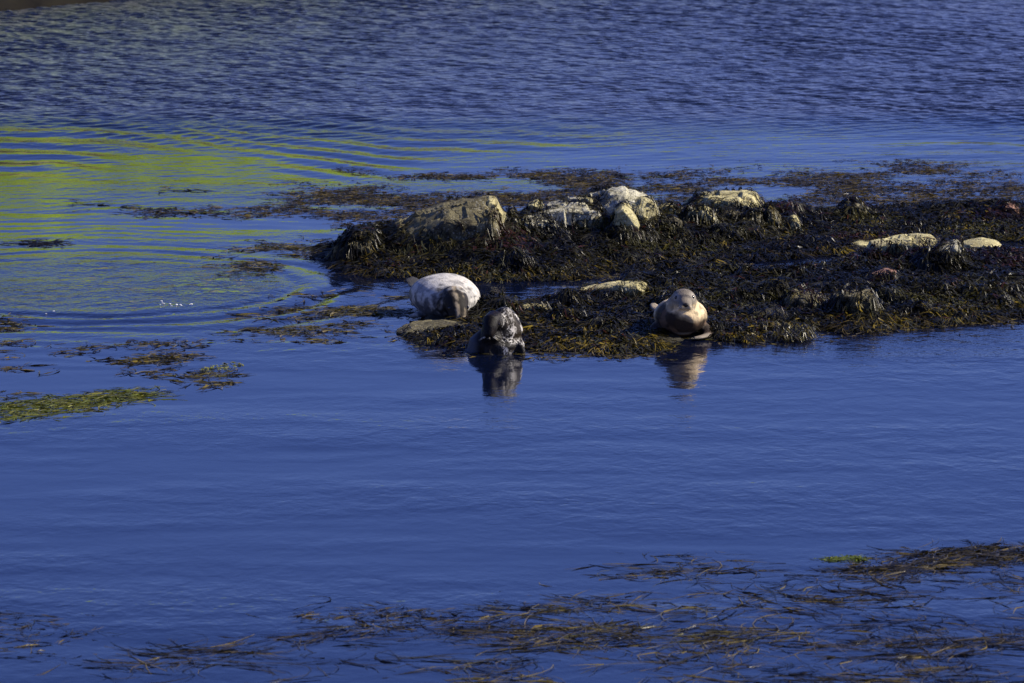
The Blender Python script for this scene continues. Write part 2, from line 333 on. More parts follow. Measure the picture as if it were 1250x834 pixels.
reef = mesh_np('reef_ground', np.stack([GXX, GYY, H], -1).reshape(-1, 3), F, M_REEF); tag(reef, 'low dark reef rising from the water under the seaweed', 'reef', kind='structure')

# ------------------------------------------------------------------ rocks
def rock(sil, depth, mat, label, group=None, dz=0.0, y0=None, base=None, amp=.05, seed=0, name='rock', fs=.86):
    """silhouette polygon in photo pixels (only for its outline), stands at the ground under its lowest point and has real depth"""
    rnd = random.Random(seed)
    pyb = max(p[1] for p in sil); pxm = sum(p[0] for p in sil) / len(sil)
    g = hit(*(base or (pxm, pyb - 2))); Y0 = (y0 if y0 else g.y)
    W = [at_y(px, py, Y0 + depth * .5) for px, py in sil]
    cx = sum(p.x for p in W) / len(W); zb = min(p.z for p in W)
    bm = bmesh.new()
    for yo, s, st in ((0, fs, fs), (.28, 1, .97), (.62, 1, 1), (1, .85, .82)):
        for p in W:
            k = s + rnd.uniform(-.04, .04); x = cx + (p.x - cx) * k; z = zb + (p.z - zb) * (st + rnd.uniform(-.03, .03))
            bm.verts.new((x, Y0 + depth * (yo + rnd.uniform(-.06, .06)), z + dz))
    for p in W: bm.verts.new((cx + (p.x - cx) * .9, Y0 + depth * rnd.uniform(.1, .9), zb - .18))
    bmesh.ops.convex_hull(bm, input=bm.verts)
    bmesh.ops.delete(bm, geom=[v for v in bm.verts if not v.link_faces], context='VERTS')
    xs_ = [v.co.x for v in bm.verts]; zs_ = [v.co.z for v in bm.verts]; wx_ = max(xs_) - min(xs_); hz_ = max(zs_) - zb
    for q in range(7):                                   # broken faces
        a_ = rnd.uniform(0, 6.28); e_ = rnd.uniform(.25, 1.1); nv = Vector((math.cos(a_) * math.cos(e_), math.sin(a_) * math.cos(e_), math.sin(e_)))
        c0 = Vector((cx, Y0 + depth * .5, zb + hz_ * .35)); sup = max((v.co - c0).dot(nv) for v in bm.verts)
        bmesh.ops.bisect_plane(bm, geom=list(bm.verts) + list(bm.edges) + list(bm.faces), plane_co=c0 + nv * sup * rnd.uniform(.80, .93), plane_no=nv, clear_outer=True)
        bmesh.ops.convex_hull(bm, input=bm.verts); bmesh.ops.delete(bm, geom=[v for v in bm.verts if not v.link_faces], context='VERTS')
    bmesh.ops.remove_doubles(bm, verts=bm.verts, dist=.035)
    pts_ = [v.co.copy() for v in bm.verts]; bm.clear()
    for p in pts_: bm.verts.new(p)
    bmesh.ops.convex_hull(bm, input=bm.verts); bmesh.ops.delete(bm, geom=[v for v in bm.verts if not v.link_faces], context='VERTS')
    bmesh.ops.dissolve_limit(bm, angle_limit=R(4), verts=bm.verts, edges=bm.edges)
    bmesh.ops.bevel(bm, geom=list(bm.edges), offset=.012, segments=1, affect='EDGES', profile=.6, clamp_overlap=True)
    bmesh.ops.remove_doubles(bm, verts=bm.verts, dist=.006)
    bmesh.ops.triangulate(bm, faces=bm.faces)
    for it in range(4):
        L = [e for e in bm.edges if e.calc_length() > .075]
        if L: bmesh.ops.subdivide_edges(bm, edges=L, cuts=1, use_grid_fill=False); bmesh.ops.triangulate(bm, faces=bm.faces)
    bm.normal_update(); off = Vector((seed * 3.1, seed * 1.7, 0))
    for v in bm.verts:
        q = v.co * 2.2 + off
        d = mnoise.fractal(q, 1.0, 2.0, 4) * amp * .35 + (mnoise.ridged_multi_fractal(v.co * 3.2 + off, 1, 2.1, 4, 1, 2) - 1.0) * amp * .22 + mnoise.fractal(v.co * 11 + off, 1, 2, 3) * amp * .3
        c = mnoise.cell(v.co * 3.0 + off); v.co += v.normal * (d + (c - .5) * amp * 1.0)
    bmesh.ops.smooth_vert(bm, verts=bm.verts, factor=.12, use_axis_x=True, use_axis_y=True, use_axis_z=True)
    loc = Vector((cx, Y0 + depth * .5, zb + dz))
    bmesh.ops.translate(bm, verts=bm.verts, vec=-loc)
    for f in bm.faces: f.smooth = True
    me = bpy.data.meshes.new(name); bm.to_mesh(me); bm.free(); me.materials.append(mat)
    try: me.set_sharp_from_angle(angle=R(20))
    except Exception: pass
    o = bpy.data.objects.new(name, me); COL.objects.link(o); o.location = loc
    tag(o, label, 'rock', group); ROCKS.append((o, loc, W)); return o
ROCKS = []
rock([(404, 318), (410, 292), (425, 284), (448, 283), (458, 292), (458, 322)], .8, M_DARK, 'small dark weedy rock at the low left tip of the reef', seed=1, amp=.06, name='rock')
rock([(455, 312), (462, 288), (500, 263), (548, 246), (598, 237), (609, 241), (618, 262), (612, 282), (560, 312)], 1.3, M_DARK, 'long tilted dark slab rising from the left tip, its end face sunlit', seed=2, amp=.05, fs=.80, name='rock_slab', y0=hit(530, 312).y + .4)
rock([(580, 268), (586, 246), (596, 237), (608, 239), (618, 260), (612, 275)], .5, M_PALE, 'pale angular block capping the high end of the tilted slab', seed=3, amp=.03, dz=.015, y0=hit(530, 312).y + .75)
rock([(618, 280), (622, 264), (640, 256), (668, 249), (704, 244), (736, 248), (742, 282)], 1.3, M_BARN, 'broad whitish barnacled rock between tilted slab and boulders', seed=4, amp=.06, y0=hit(680, 276).y)
rock([(680, 268), (700, 246), (720, 239), (748, 231), (776, 230), (794, 238), (806, 256), (806, 270)], 1.1, M_BARN, 'highest barnacle-crusted rock forming the top of the reef', seed=5, amp=.06, y0=hit(740, 276).y + .35)
rock([(768, 268), (770, 250), (782, 241), (796, 242), (803, 254), (800, 266)], .6, M_PALE, 'pale rounded boulder right of the highest rock', seed=6, amp=.03, y0=hit(785, 270).y - .05)
rock([(746, 272), (750, 254), (762, 247), (772, 252), (782, 272), (776, 278)], .55, M_PALE, 'pale wedge boulder leaning in weed below the highest rock', seed=7, amp=.035, y0=hit(765, 279).y)
rock([(794, 268), (800, 252), (816, 248), (834, 257), (836, 268)], .6, M_PALE, 'small low pale rock between the boulder and the big flat slab', seed=8, amp=.02, y0=hit(815, 266).y)
rock([(822, 266), (832, 246), (858, 236), (882, 233), (906, 233), (924, 238), (940, 252), (942, 268), (850, 272)], 1.3, M_PALE, 'largest pale smooth slab on top of the reef', seed=9, amp=.035, name='rock_slab', y0=hit(880, 268).y + .3)
rock([(826, 280), (829, 258), (842, 250), (862, 252), (873, 262), (872, 278)], .6, M_PALE, 'blocky pale rock under the left end of the largest slab', seed=10, amp=.035, y0=hit(850, 278).y)
rock([(934, 282), (936, 254), (944, 252), (956, 268), (956, 284)], .5, M_DARK, 'narrow brown rock at the right end of the largest slab', seed=11, amp=.03)
rock([(942, 286), (948, 272), (966, 262), (976, 264), (984, 278), (980, 288)], .6, M_PALE, 'angular tan rock half buried in weed right of the largest slab', seed=12, amp=.035)
rock([(1028, 266), (1032, 256), (1046, 252), (1056, 256), (1060, 266)], .5, M_DARK, 'small brown rock poking from the weed crest on the right', seed=13, amp=.03, dz=.03)
rock([(1212, 262), (1216, 250), (1232, 247), (1243, 253), (1246, 264)], .5, M_PINK, 'low reddish brown rock at the far right end of the weed crest', seed=14, amp=.03)
rock([(1058, 306), (1062, 298), (1094, 293), (1120, 290), (1144, 292), (1152, 300), (1150, 311), (1090, 312)], 1.0, M_PALE, 'flat pale broken ledge in the low weed', seed=15, amp=.03, name='rock_ledge', fs=.97, dz=.03)
rock([(1026, 304), (1032, 299), (1050, 297), (1064, 298), (1064, 305)], .7, M_PALE, 'thin pale ledge stretching left of the flat broken ledge', seed=16, amp=.015, name='rock_ledge', fs=.97, dz=.04)
rock([(1170, 310), (1174, 299), (1198, 295), (1216, 298), (1224, 304), (1222, 311)], .8, M_PALE, 'pale lumpy ledge beside the small pool on the right', seed=17, amp=.03, name='rock_ledge', fs=.97, dz=.03)
rock([(1140, 308), (1145, 297), (1170, 296), (1178, 303), (1174, 310)], .7, M_BARN, 'small barnacled ledge between the two pale ledges', seed=18, amp=.025, name='rock_ledge', fs=.97, dz=.02)
rock([(1054, 342), (1062, 332), (1080, 327), (1095, 328), (1094, 340), (1074, 345)], .55, M_PINK, 'pinkish rock with a square top lying in the weed', seed=19, amp=.025)
rock([(1026, 338), (1030, 329), (1046, 328), (1050, 338)], .4, M_PALE, 'small pale stone left of the pinkish square rock', seed=20, amp=.02)
rock([(960, 338), (964, 330), (980, 329), (985, 336), (978, 340)], .4, M_PINK, 'small reddish stone lying alone in the weed', seed=21, amp=.02)
rock([(986, 334), (990, 329), (1004, 328), (1006, 334)], .35, M_PALE, 'tiny tan stone beside the small reddish stone', seed=22, amp=.015)
rock([(898, 340), (901, 328), (910, 324), (918, 330), (916, 340)], .4, M_PINK, 'small rusty stone on the weed right behind the cream seal', seed=23, amp=.025)
rock([(954, 382), (956, 360), (966, 354), (994, 354), (1006, 360), (1004, 384)], .9, M_DARK, 'flat-topped dark rock draped in weed near the front edge', seed=24, amp=.05)
rock([(1012, 384), (1016, 362), (1028, 355), (1066, 357), (1078, 364), (1082, 388)], .9, M_DARK, 'wider flat-topped dark rock draped in weed, right of its twin', seed=25, amp=.05)
rock([(484, 401), (500, 393), (540, 389), (580, 391), (580, 404), (520, 408)], .9, M_DARK, 'low wet slab under the white seal', seed=26, amp=.03, name='rock_slab')
rock([(582, 379), (600, 374), (640, 371), (684, 371), (686, 376), (640, 380)], .5, M_PALE, 'thin tan ledge along the pool behind the dark seal', seed=27, amp=.012, name='rock_ledge')
rock([(690, 356), (720, 349), (770, 342), (792, 342), (790, 348), (730, 357)], .5, M_PALE, 'thin pale ledge bordering the weed right of the pool', seed=28, amp=.015, name='rock_ledge')
rock([(846, 328), (850, 323), (862, 323), (866, 328)], .35, M_PALE, 'small pale stone in the channel behind the cream seal', seed=29, amp=.015)
rock([(616, 268), (618, 257), (626, 255), (632, 260), (632, 268)], .35, M_DARK, 'small dark stone in the notch beside the tilted slab', seed=30, amp=.02)

rock([(628, 282), (632, 268), (650, 262), (672, 264), (682, 274), (680, 284)], .6, M_BARN, 'low barnacled rock half under weed below the broad whitish rock', seed=31, amp=.05)
rock([(690, 282), (696, 266), (716, 260), (740, 264), (748, 278), (744, 286)], .7, M_DARK, 'dark weedy rock below the highest barnacled rock', seed=32, amp=.06)
rock([(804, 280), (808, 268), (822, 264), (832, 270), (830, 282)], .4, M_DARK, 'small dark rock under the low pale rock and the big slab', seed=33, amp=.04)
rock([(872, 276), (876, 260), (900, 255), (932, 258), (934, 276)], .6, M_DARK, 'dark weed-hung rock face beneath the right half of the largest slab', seed=34, amp=.05)
rock([(700, 250), (704, 242), (716, 239), (724, 243), (722, 251)], .35, M_PALE, 'little pale stone perched left of the highest rock', seed=35, amp=.025, y0=hit(740, 276).y + .2)
rock([(642, 262), (645, 252), (656, 248), (664, 252), (663, 262)], .4, M_PALE, 'little pale stone on the broad whitish rock', seed=36, amp=.03, y0=hit(680, 276).y + .3, dz=.05)

# ------------------------------------------------------------------ seals
FUR_WHITE = mat_fur('pale_fur', .6, .2, .010); FUR_DARK = mat_fur('wet_mottled_fur', .40, .15, .008); FUR_CREAM = mat_fur('cream_fur', .6, .2, .010)
M_EYE = mat_simple('eye', (.006, .005, .004), (.01, .008, .006), 3, .08, spec=.6); M_NOSE = mat_simple('nose_skin', (.012, .010, .009), (.02, .017, .015), 20, .35)
M_CLAW = mat_simple('claw', (.05, .045, .035), (.08, .07, .05), 20, .4); M_WHISK = mat_simple('whisker', (.55, .52, .45), (.65, .6, .5), 20, .5)
def tube(bm, pts, n=20):
    """pts: (centre, ry, rz) along a spine; ellipse rings in the plane normal to the spine, side axis kept level"""
    rings = []
    C = [Vector(p[0]) for p in pts]
    for i, (c, ra, rb) in enumerate(pts):
        t = (C[min(i + 1, len(C) - 1)] - C[max(i - 1, 0)]).normalized()
        side = pts_side.cross(t); side = side.normalized() if side.length > .15 else Vector((0, 1, 0))
        up = t.cross(side).normalized()
        rings.append([bm.verts.new(C[i] + side * ra * math.cos(a) + up * rb * math.sin(a)) for a in (2 * math.pi * k / n for k in range(n))])
    for a, b in zip(rings, rings[1:]):
        for k in range(n): bm.faces.new((a[k], a[(k + 1) % n], b[(k + 1) % n], b[k]))
    bm.faces.new(rings[0][::-1]); bm.faces.new(rings[-1])
pts_side = Vector((0, 0, 1))
def seal_body(name, tubes, mat, colour, voxel=.022, smooth=8):
    bm = bmesh.new()
    for t in tubes: tube(bm, t)
    bmesh.ops.recalc_face_normals(bm, faces=bm.faces)
    me = bpy.data.meshes.new(name + '_raw'); bm.to_mesh(me); bm.free()
    tmp = bpy.data.objects.new('tmp', me); COL.objects.link(tmp)
    m = tmp.modifiers.new('r', 'REMESH'); m.mode = 'VOXEL'; m.voxel_size = voxel
    s = tmp.modifiers.new('s', 'SMOOTH'); s.iterations = smooth; s.factor = .5
    dg = bpy.context.evaluated_depsgraph_get(); ev = tmp.evaluated_get(dg); out = bpy.data.meshes.new_from_object(ev)
    bpy.data.objects.remove(tmp); bpy.data.meshes.remove(me)
    n = len(out.vertices); V = np.empty(n * 3, np.float32); out.vertices.foreach_get('co', V); V = V.reshape(-1, 3)
    for a in list(out.color_attributes): out.color_attributes.remove(a)
    ca = out.color_attributes.new('Col', 'FLOAT_COLOR', 'POINT'); c4 = np.ones((n, 4), np.float32); c4[:, :3] = colour(V); ca.data.foreach_set('color', c4.ravel())
    out.polygons.foreach_set('use_smooth', np.ones(len(out.polygons), bool)); out.materials.clear(); out.materials.append(mat); out.name = name
    return out
def n3(V, s, seed):
    return np.array([mnoise.fractal(Vector(map(float, v)) * s + Vector((seed, seed * .7, 0)), 1, 2, 3) for v in V])
def lerp(a, b, t): return np.asarray(a)[None, :] * (1 - t[:, None]) + np.asarray(b)[None, :] * t[:, None]
def small(name, parent, mat, build):
    bm = bmesh.new(); build(bm); me = bpy.data.meshes.new(name); 
    for f in bm.faces: f.smooth = True
    bm.to_mesh(me); bm.free(); me.materials.append(mat); o = bpy.data.objects.new(name, me); COL.objects.link(o); o.parent = parent; return o
def eye(parent, loc, r=.026):
    def b(bm):
        bmesh.ops.create_uvsphere(bm, u_segments=14, v_segments=10, radius=r); bmesh.ops.translate(bm, verts=bm.verts, vec=loc)
    return small('eye', parent, M_EYE, b)
def nose(parent, loc, s=.04):
    def b(bm):
        bmesh.ops.create_uvsphere(bm, u_segments=14, v_segments=10, radius=s)
        for v in bm.verts: v.co = Vector((v.co.x * .6, v.co.y * (1 + .35 * (v.co.z / s)), v.co.z * .75))
        bmesh.ops.translate(bm, verts=bm.verts, vec=loc)
    return small('nose', parent, M_NOSE, b)
def whiskers(parent, loc, side, d=(.35, 1, -.35)):
    def b(bm):
        for k in range(6):
            a = Vector(loc) + Vector((random.uniform(-.02, .02), 0, random.uniform(-.02, .02)))
            dv = Vector((d[0] + random.uniform(-.25, .25), d[1] * side, d[2] + random.uniform(-.25, .25))).normalized() * random.uniform(.09, .14)
            q = Vector((0, 0, .0016)); q2 = Vector((.0016, 0, 0)); e = a + dv * .5 + Vector((0, 0, -.004)); f = a + dv + Vector((0, 0, -.02))
            vs = [[bm.verts.new(p + q), bm.verts.new(p - q * .6 + q2), bm.verts.new(p - q * .6 - q2)] for p in (a, e)]; tip = bm.verts.new(f)
            for i in range(3):
                j = (i + 1) % 3; bm.faces.new((vs[0][i], vs[0][j], vs[1][j], vs[1][i])); bm.faces.new((vs[1][i], vs[1][j], tip))
    return small('whiskers', parent, M_WHISK, b)
def claws(parent, pts, d):
    def b(bm):
        for p in pts:
            r = bmesh.ops.create_cone(bm, segments=6, radius1=.010, radius2=.001, depth=.05)['verts']
            q = Vector(d).to_track_quat('Z', 'Y').to_matrix()
            for v in r: v.co = q @ v.co + Vector(p)
    return small('claws', parent, M_CLAW, b)
def fore_flipper(base, out, w=.10, n=1):
    b = Vector(base); o = Vector(out); P = [(b, w * .8, .05), (b + o * .35, w * 1.05, .045), (b + o * .7, w, .035), (b + o, w * .55, .022)]
    return [(tuple(c), a, r) for c, a, r in P]
def place_seal(name, mesh, loc, yaw, label, sc_=1.0, roll=0):
    o = bpy.data.objects.new(name, mesh); COL.objects.link(o); o.location = loc; o.rotation_euler = (roll, 0, yaw); o.scale = (sc_,) * 3
    tag(o, label, 'seal', 'seals hauled out at the reef'); return o

# white seal: lies on its belly, body comes towards the camera, head hangs down over the slab edge
def col_white(V):
    x, y, z = V.T; c = np.tile(np.array([[.62, .59, .53]]), (len(V), 1))
    b = n3(V, 1.8, 9.0); fl = sstep(.66, .26, z + .16 * b) * sstep(.30, -.10, y)  # flank away from the sun: dark mottles, plus bluish shade painted into the coat
    sp = n3(V, 10.0, 3.0) * .7 + n3(V, 4.5, 5.0) * .6; fine = n3(V, 17, 8)
    k = sstep(-.12, .20, sp + .46 * fl - .22) * (.34 + .56 * fl); c = c * (1 - k)[:, None] + np.array([[.055, .062, .08]]) * k[:, None]
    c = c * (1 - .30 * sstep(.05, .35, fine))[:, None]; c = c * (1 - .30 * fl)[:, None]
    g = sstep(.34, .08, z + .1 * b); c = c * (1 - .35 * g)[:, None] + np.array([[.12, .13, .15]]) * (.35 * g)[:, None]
    head = sstep(.50, .74, x + .12 * b + .16 * fine); st = np.exp(-((y + .025) / .03) ** 2) + .6 * np.exp(-((y - .07) / .018) ** 2)
    hc = lerp((.012, .009, .007), (.36, .29, .19), sstep(.22, .72, .6 * n3(V, 11, 4) + .75 * st))
    c = c * (1 - head)[:, None] + hc * head[:, None]
    tail = sstep(-.38, -.46, x) * sstep(.34, .40, z + .0 * y); c = c * (1 - tail)[:, None] + np.array([[.04, .04, .045]]) * tail[:, None]
    return c
t1 = [((-.98, 0, .10), .05, .04), ((-.86, 0, .13), .12, .09), ((-.62, 0, .20), .27, .18), ((-.32, 0, .27), .39, .26), ((.0, 0, .30), .44, .295), ((.28, 0, .295), .42, .285), ((.48, 0, .27), .33, .245), ((.60, 0, .24), .23, .20), ((.70, 0, .20), .165, .15)]
h1 = [((.46, 0, .33), .16, .14), ((.62, 0, .37), .165, .15), ((.75, 0, .31), .155, .145), ((.84, 0, .20), .13, .125), ((.89, 0, .10), .105, .095), ((.915, 0, .05), .085, .07), ((.925, 0, .025), .05, .035)]
fl1 = fore_flipper((.28, .34, .10), (-.22, .10, -.07), .08); fr1 = fore_flipper((.28, -.34, .10), (-.22, -.10, -.07), .08)
hf = [[((-.92, s * .04, .12), .06, .035), ((-1.06, s * .10, .17), .10, .03), ((-1.18, s * .13, .25), .12, .02), ((-1.23, s * .14, .29), .07, .012)] for s in (-1, 1)]
m = seal_body('seal', [t1, h1, fl1, fr1] + [[((c[0] + .52, c[1] - .14, c[2] + .17), a, q_) for c, a, q_ in f_] for f_ in hf], FUR_WHITE, col_white)
g1 = at(548, 384, .10)
s1 = place_seal('seal', m, (g1.x - .08, g1.y + .36, .005), R(-90 + 14), 'plump whitish seal with a dark drooping head lying on the wet slab', 1.1)
s1.scale = (1.06, 1.16, 1.10)
nose(s1, (.965, 0, .035), .042); eye(s1, (.87, .115, .25), .022); eye(s1, (.87, -.115, .25), .022); whiskers(s1, (.95, .06, .07), 1); whiskers(s1, (.95, -.06, .07), -1)
claws(s1, [(.05, -.46 + .025 * k, .02) for k in range(4)], (-.9, -.2, -.2)); claws(s1, [(.05, .46 - .025 * k, .02) for k in range(4)], (-.9, .2, -.2))

# cream seal: lies facing the camera with its head raised
def col_cream(V):
    x, y, z = V.T; c = np.tile(np.array([[.80, .62, .37]]), (len(V), 1)); b = n3(V, 2.2, 2.0); s = n3(V, 8, 6)
    c = c * (1 - .5 * sstep(.12, .36, s))[:, None] * (1 - .18 * sstep(.05, .35, n3(V, 18, 3)))[:, None]
    chest = sstep(.40, .27, z + .14 * b + .10 * s + .42 * (y - .02)) * sstep(.0, .3, x)  # wet dark chest, with the head's shadow and shaded side painted in
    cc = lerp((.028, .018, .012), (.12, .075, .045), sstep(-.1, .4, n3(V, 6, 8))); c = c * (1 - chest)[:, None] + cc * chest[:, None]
    head = sstep(.47, .56, z) * sstep(.36, .48, x + .2 * (z - .5)); hc = np.tile(np.array([[.17, .145, .115]]), (len(V), 1)) * (1 + .5 * b)[:, None]
    low = sstep(.585, .50, z) * sstep(.3, .5, x); hc = hc * (1 - .75 * low)[:, None] + np.array([[.36, .32, .26]]) * (.75 * low)[:, None]
    c = c * (1 - head)[:, None] + hc * head[:, None]
    muz = np.exp(-(((x - .82) / .12) ** 2 + (y / .10) ** 2 + ((z - .535) / .09) ** 2)); c = c * (1 - .6 * muz)[:, None] + np.array([[.11, .095, .08]]) * (.6 * muz)[:, None]
    for s_ in (-1, 1):
        e = np.exp(-(((x - .665) / .05) ** 2 + ((y - s_ * .115) / .055) ** 2 + ((z - .635) / .05) ** 2)); e = np.clip(e * 1.2, 0, .85); c = c * (1 - e)[:, None] + np.array([[.40, .36, .30]]) * e[:, None]
    fp_ = sstep(.10, .06, z) * sstep(.44, .5, x); c = c * (1 - fp_)[:, None] + np.array([[.26, .22, .17]]) * fp_[:, None]
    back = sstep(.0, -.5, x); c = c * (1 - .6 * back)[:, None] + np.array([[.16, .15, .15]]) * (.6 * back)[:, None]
    return c
t3 = [((-1.0, 0, .08), .06, .04), ((-.86, 0, .12), .13, .09), ((-.6, 0, .18), .26, .17), ((-.3, 0, .24), .35, .235), ((.0, 0, .27), .39, .265), ((.22, 0, .28), .385, .275), ((.40, 0, .28), .33, .27), ((.52, 0, .26), .24, .22), ((.58, 0, .24), .14, .13)]
n3_ = [((.20, 0, .34), .30, .24), ((.36, 0, .43), .26, .22), ((.47, 0, .53), .205, .18), ((.55, 0, .58), .185, .165), ((.63, 0, .59), .165, .15), ((.70, 0, .57), .125, .115)]
z3 = [((.58, 0, .58), .12, .10), ((.70, 0, .555), .105, .09), ((.78, 0, .535), .09, .075), ((.835, 0, .525), .065, .055)]
mz = [[((.74, s * .045, .515), .05, .045), ((.80, s * .05, .505), .052, .045), ((.845, s * .04, .505), .035, .03)] for s in (-1, 1)]
br = [[((.56, s * .08, .67), .05, .03), ((.64, s * .095, .665), .045, .028), ((.69, s * .09, .65), .03, .02)] for s in (-1, 1)]
ff3 = [[((.26, .34, .14), .08, .06), ((.38, .38, .06), .08, .045), ((.50, .33, .03), .07, .03), ((.60, .22, .025), .06, .025), ((.64, .14, .025), .035, .018)],
       [((.22, -.34, .16), .10, .06), ((.34, -.42, .07), .10, .05), ((.46, -.44, .03), .085, .03), ((.54, -.43, .025), .05, .02)]]
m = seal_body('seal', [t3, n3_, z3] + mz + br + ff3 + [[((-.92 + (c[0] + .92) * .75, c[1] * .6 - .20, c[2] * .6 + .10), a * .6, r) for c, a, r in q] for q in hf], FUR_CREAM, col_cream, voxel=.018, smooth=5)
g3 = at(833, 414, .03)
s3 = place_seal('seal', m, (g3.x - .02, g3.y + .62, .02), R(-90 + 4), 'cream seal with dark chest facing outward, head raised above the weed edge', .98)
for s in (-1, 1): eye(s3, (.672, s * .115, .63), .030); whiskers(s3, (.82, s * .07, .51), s)
nose(s3, (.868, 0, .545), .042)
claws(s3, [(.65 + .006 * k, .11 + .025 * k, .02) for k in range(5)], (.9, -.4, -.1)); claws(s3, [(.56, -.47 + .03 * k, .02) for k in range(4)], (.9, -.1, -.1))

# dark mottled seal: upright in the water at the reef edge
def col_mott(V):
    x, y, z = V.T
    a = np.array([mnoise.voronoi(Vector((float(p[0]) * 7 + .8 * mnoise.noise(Vector(map(float, p * 6))), float(p[1]) * 7, float(p[2]) * 3.4 + .8 * mnoise.noise(Vector(map(float, p * 5 + 4))))))[0][:2] for p in V * 3.7])
    net = a[:, 1] - a[:, 0]; f = n3(V, 7, 5)
    lightm = sstep(.20, .05, net + .30 * f + .08); c = lerp((.008, .007, .006), (.62, .59, .54), lightm)
    br_ = sstep(.1, .35, n3(V, 3.0, 7)); c = c * (1 - .35 * br_)[:, None] + np.array([[.05, .035, .02]]) * (.35 * br_)[:, None]
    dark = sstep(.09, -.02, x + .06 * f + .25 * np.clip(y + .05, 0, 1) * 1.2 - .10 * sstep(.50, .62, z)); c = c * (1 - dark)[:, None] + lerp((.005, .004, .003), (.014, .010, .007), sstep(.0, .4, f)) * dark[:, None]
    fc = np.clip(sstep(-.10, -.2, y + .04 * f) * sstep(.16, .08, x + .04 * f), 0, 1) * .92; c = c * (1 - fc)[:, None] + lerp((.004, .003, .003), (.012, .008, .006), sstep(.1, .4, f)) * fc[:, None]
    left = sstep(-.18, -.30, x); c = c * (1 - left)[:, None] + np.array([[.055, .06, .075]]) * left[:, None]  # shaded left bulge: blue-grey skylight painted into the coat
    return c
b2 = [((.10, .10, -.35), .30, .30), ((.10, .10, -.10), .38, .34), ((.11, .09, .12), .375, .33), ((.13, .06, .32), .30, .27), ((.15, .02, .47), .215, .20), ((.16, -.02, .57), .13, .12), ((.16, -.03, .62), .06, .05)]
k2 = [((-.22, .0, -.3), .2, .2), ((-.21, -.02, -.05), .20, .2), ((-.17, -.04, .12), .175, .18), ((-.08, -.05, .25), .12, .12), ((.0, -.05, .32), .06, .06)]
h2 = [((.10, .0, .30), .16, .16), ((.06, -.10, .42), .155, .15), ((.0, -.20, .475), .14, .14), ((-.035, -.29, .46), .125, .125), ((-.05, -.36, .38), .105, .10), ((-.06, -.40, .29), .08, .075), ((-.06, -.41, .25), .05, .045)]
m2_ = [((-.02, -.10, .40), .14, .12), ((-.03, -.18, .2), .15, .13), ((-.04, -.2, -.1), .18, .15)]
fl2 = [((.36, -.12, .10), .07, .08), ((.40, -.20, .0), .05, .10), ((.40, -.24, -.12), .04, .09)]
m = seal_body('seal', [b2, k2, h2, m2_, fl2], FUR_DARK, col_mott, voxel=.0135, smooth=9)
g2 = at(604, 433, 0)
s2 = place_seal('seal', m, (g2.x - .02, g2.y + .30, 0), 0, 'dark brown mottled seal upright in the water in front of the white one')
nose(s2, (-.06, -.455, .25), .036)
for s in (-1, 1): eye(s2, (-.035 + s * .11, -.335, .44), .02); whiskers(s2, (-.06 + s * .05, -.42, .28), 1, (s * 1.0, -.2, -.4))

# ------------------------------------------------------------------ seaweed
def blades(P, D, L, W, Cc, surf, seg=4, lift=.03, fork=True, curl=.35, tipw=.55, seed=0, zoff=0.0):
    """ribbon fronds draped over surf(x,y); P (n,2), D heading (n), L length, W width, Cc colour (n,3)"""
    rng = np.random.default_rng(seed); n = len(P); Vs = []; Fs = []; Cs = []; base = 0
    def strip(p0, hd, ln, wd, s0, s1, k, crl, lf):
        nonlocal base
        pts = []; p = p0.copy(); h = hd.copy()
        for j in range(k + 1):
            pts.append((p.copy(), h.copy())); h = h + crl / k; p = p + np.stack([np.cos(h), np.sin(h)], 1) * (ln / k)[:, None]
        for j, (q, h) in enumerate(pts):
            t = s0 + (s1 - s0) * j / k; ww = wd * (0.55 + .6 * math.sin(math.pi * min(t * .9 + .12, 1))) * .5
            nx, ny = -np.sin(h), np.cos(h); z = surf(q[:, 0], q[:, 1]) + lf * math.sin(math.pi * min(max(t, .06), .96)) + zoff
            tw = rng.normal(0, .55, len(q)) * ww
            a = np.stack([q[:, 0] + nx * ww, q[:, 1] + ny * ww, z + tw], 1); b = np.stack([q[:, 0] - nx * ww, q[:, 1] - ny * ww, z - tw], 1)
            Vs.append(np.stack([a, b], 1))
        m_ = len(p0); blk = np.stack(Vs[-(k + 1):], 1)            # m,k+1,2,3
        del Vs[-(k + 1):]; Vs.append(blk.reshape(-1, 3))
        id_ = base + np.arange(m_ * (k + 1) * 2).reshape(m_, k + 1, 2)
        Fs.append(np.stack([id_[:, :-1, 0], id_[:, :-1, 1], id_[:, 1:, 1], id_[:, 1:, 0]], -1).reshape(-1, 4)); base += m_ * (k + 1) * 2
        return pts[-1]
    lf = lift * rng.uniform(.3, 1.6, n); crl = rng.normal(0, curl, n)
    if fork:
        e, h = strip(P, D, L * .5, W, 0, .5, 2, crl * .5, lf); Cs.append(np.repeat(Cc * .85, 6, 0))
        for s in (-1, 1):
            strip(e, h + s * rng.uniform(.2, .6, n), L * rng.uniform(.35, .6, n), W * .8, .5, 1, 2, crl * .5 - s * .25, lf); Cs.append(np.repeat(Cc * rng.uniform(.85, 1.25, (n, 1)), 6, 0))
    else:
        strip(P, D, L, W, 0, 1, seg, crl, lf); Cs.append(np.repeat(Cc, (seg + 1) * 2, 0))
    return np.concatenate(Vs), np.concatenate(Fs), np.concatenate(Cs)

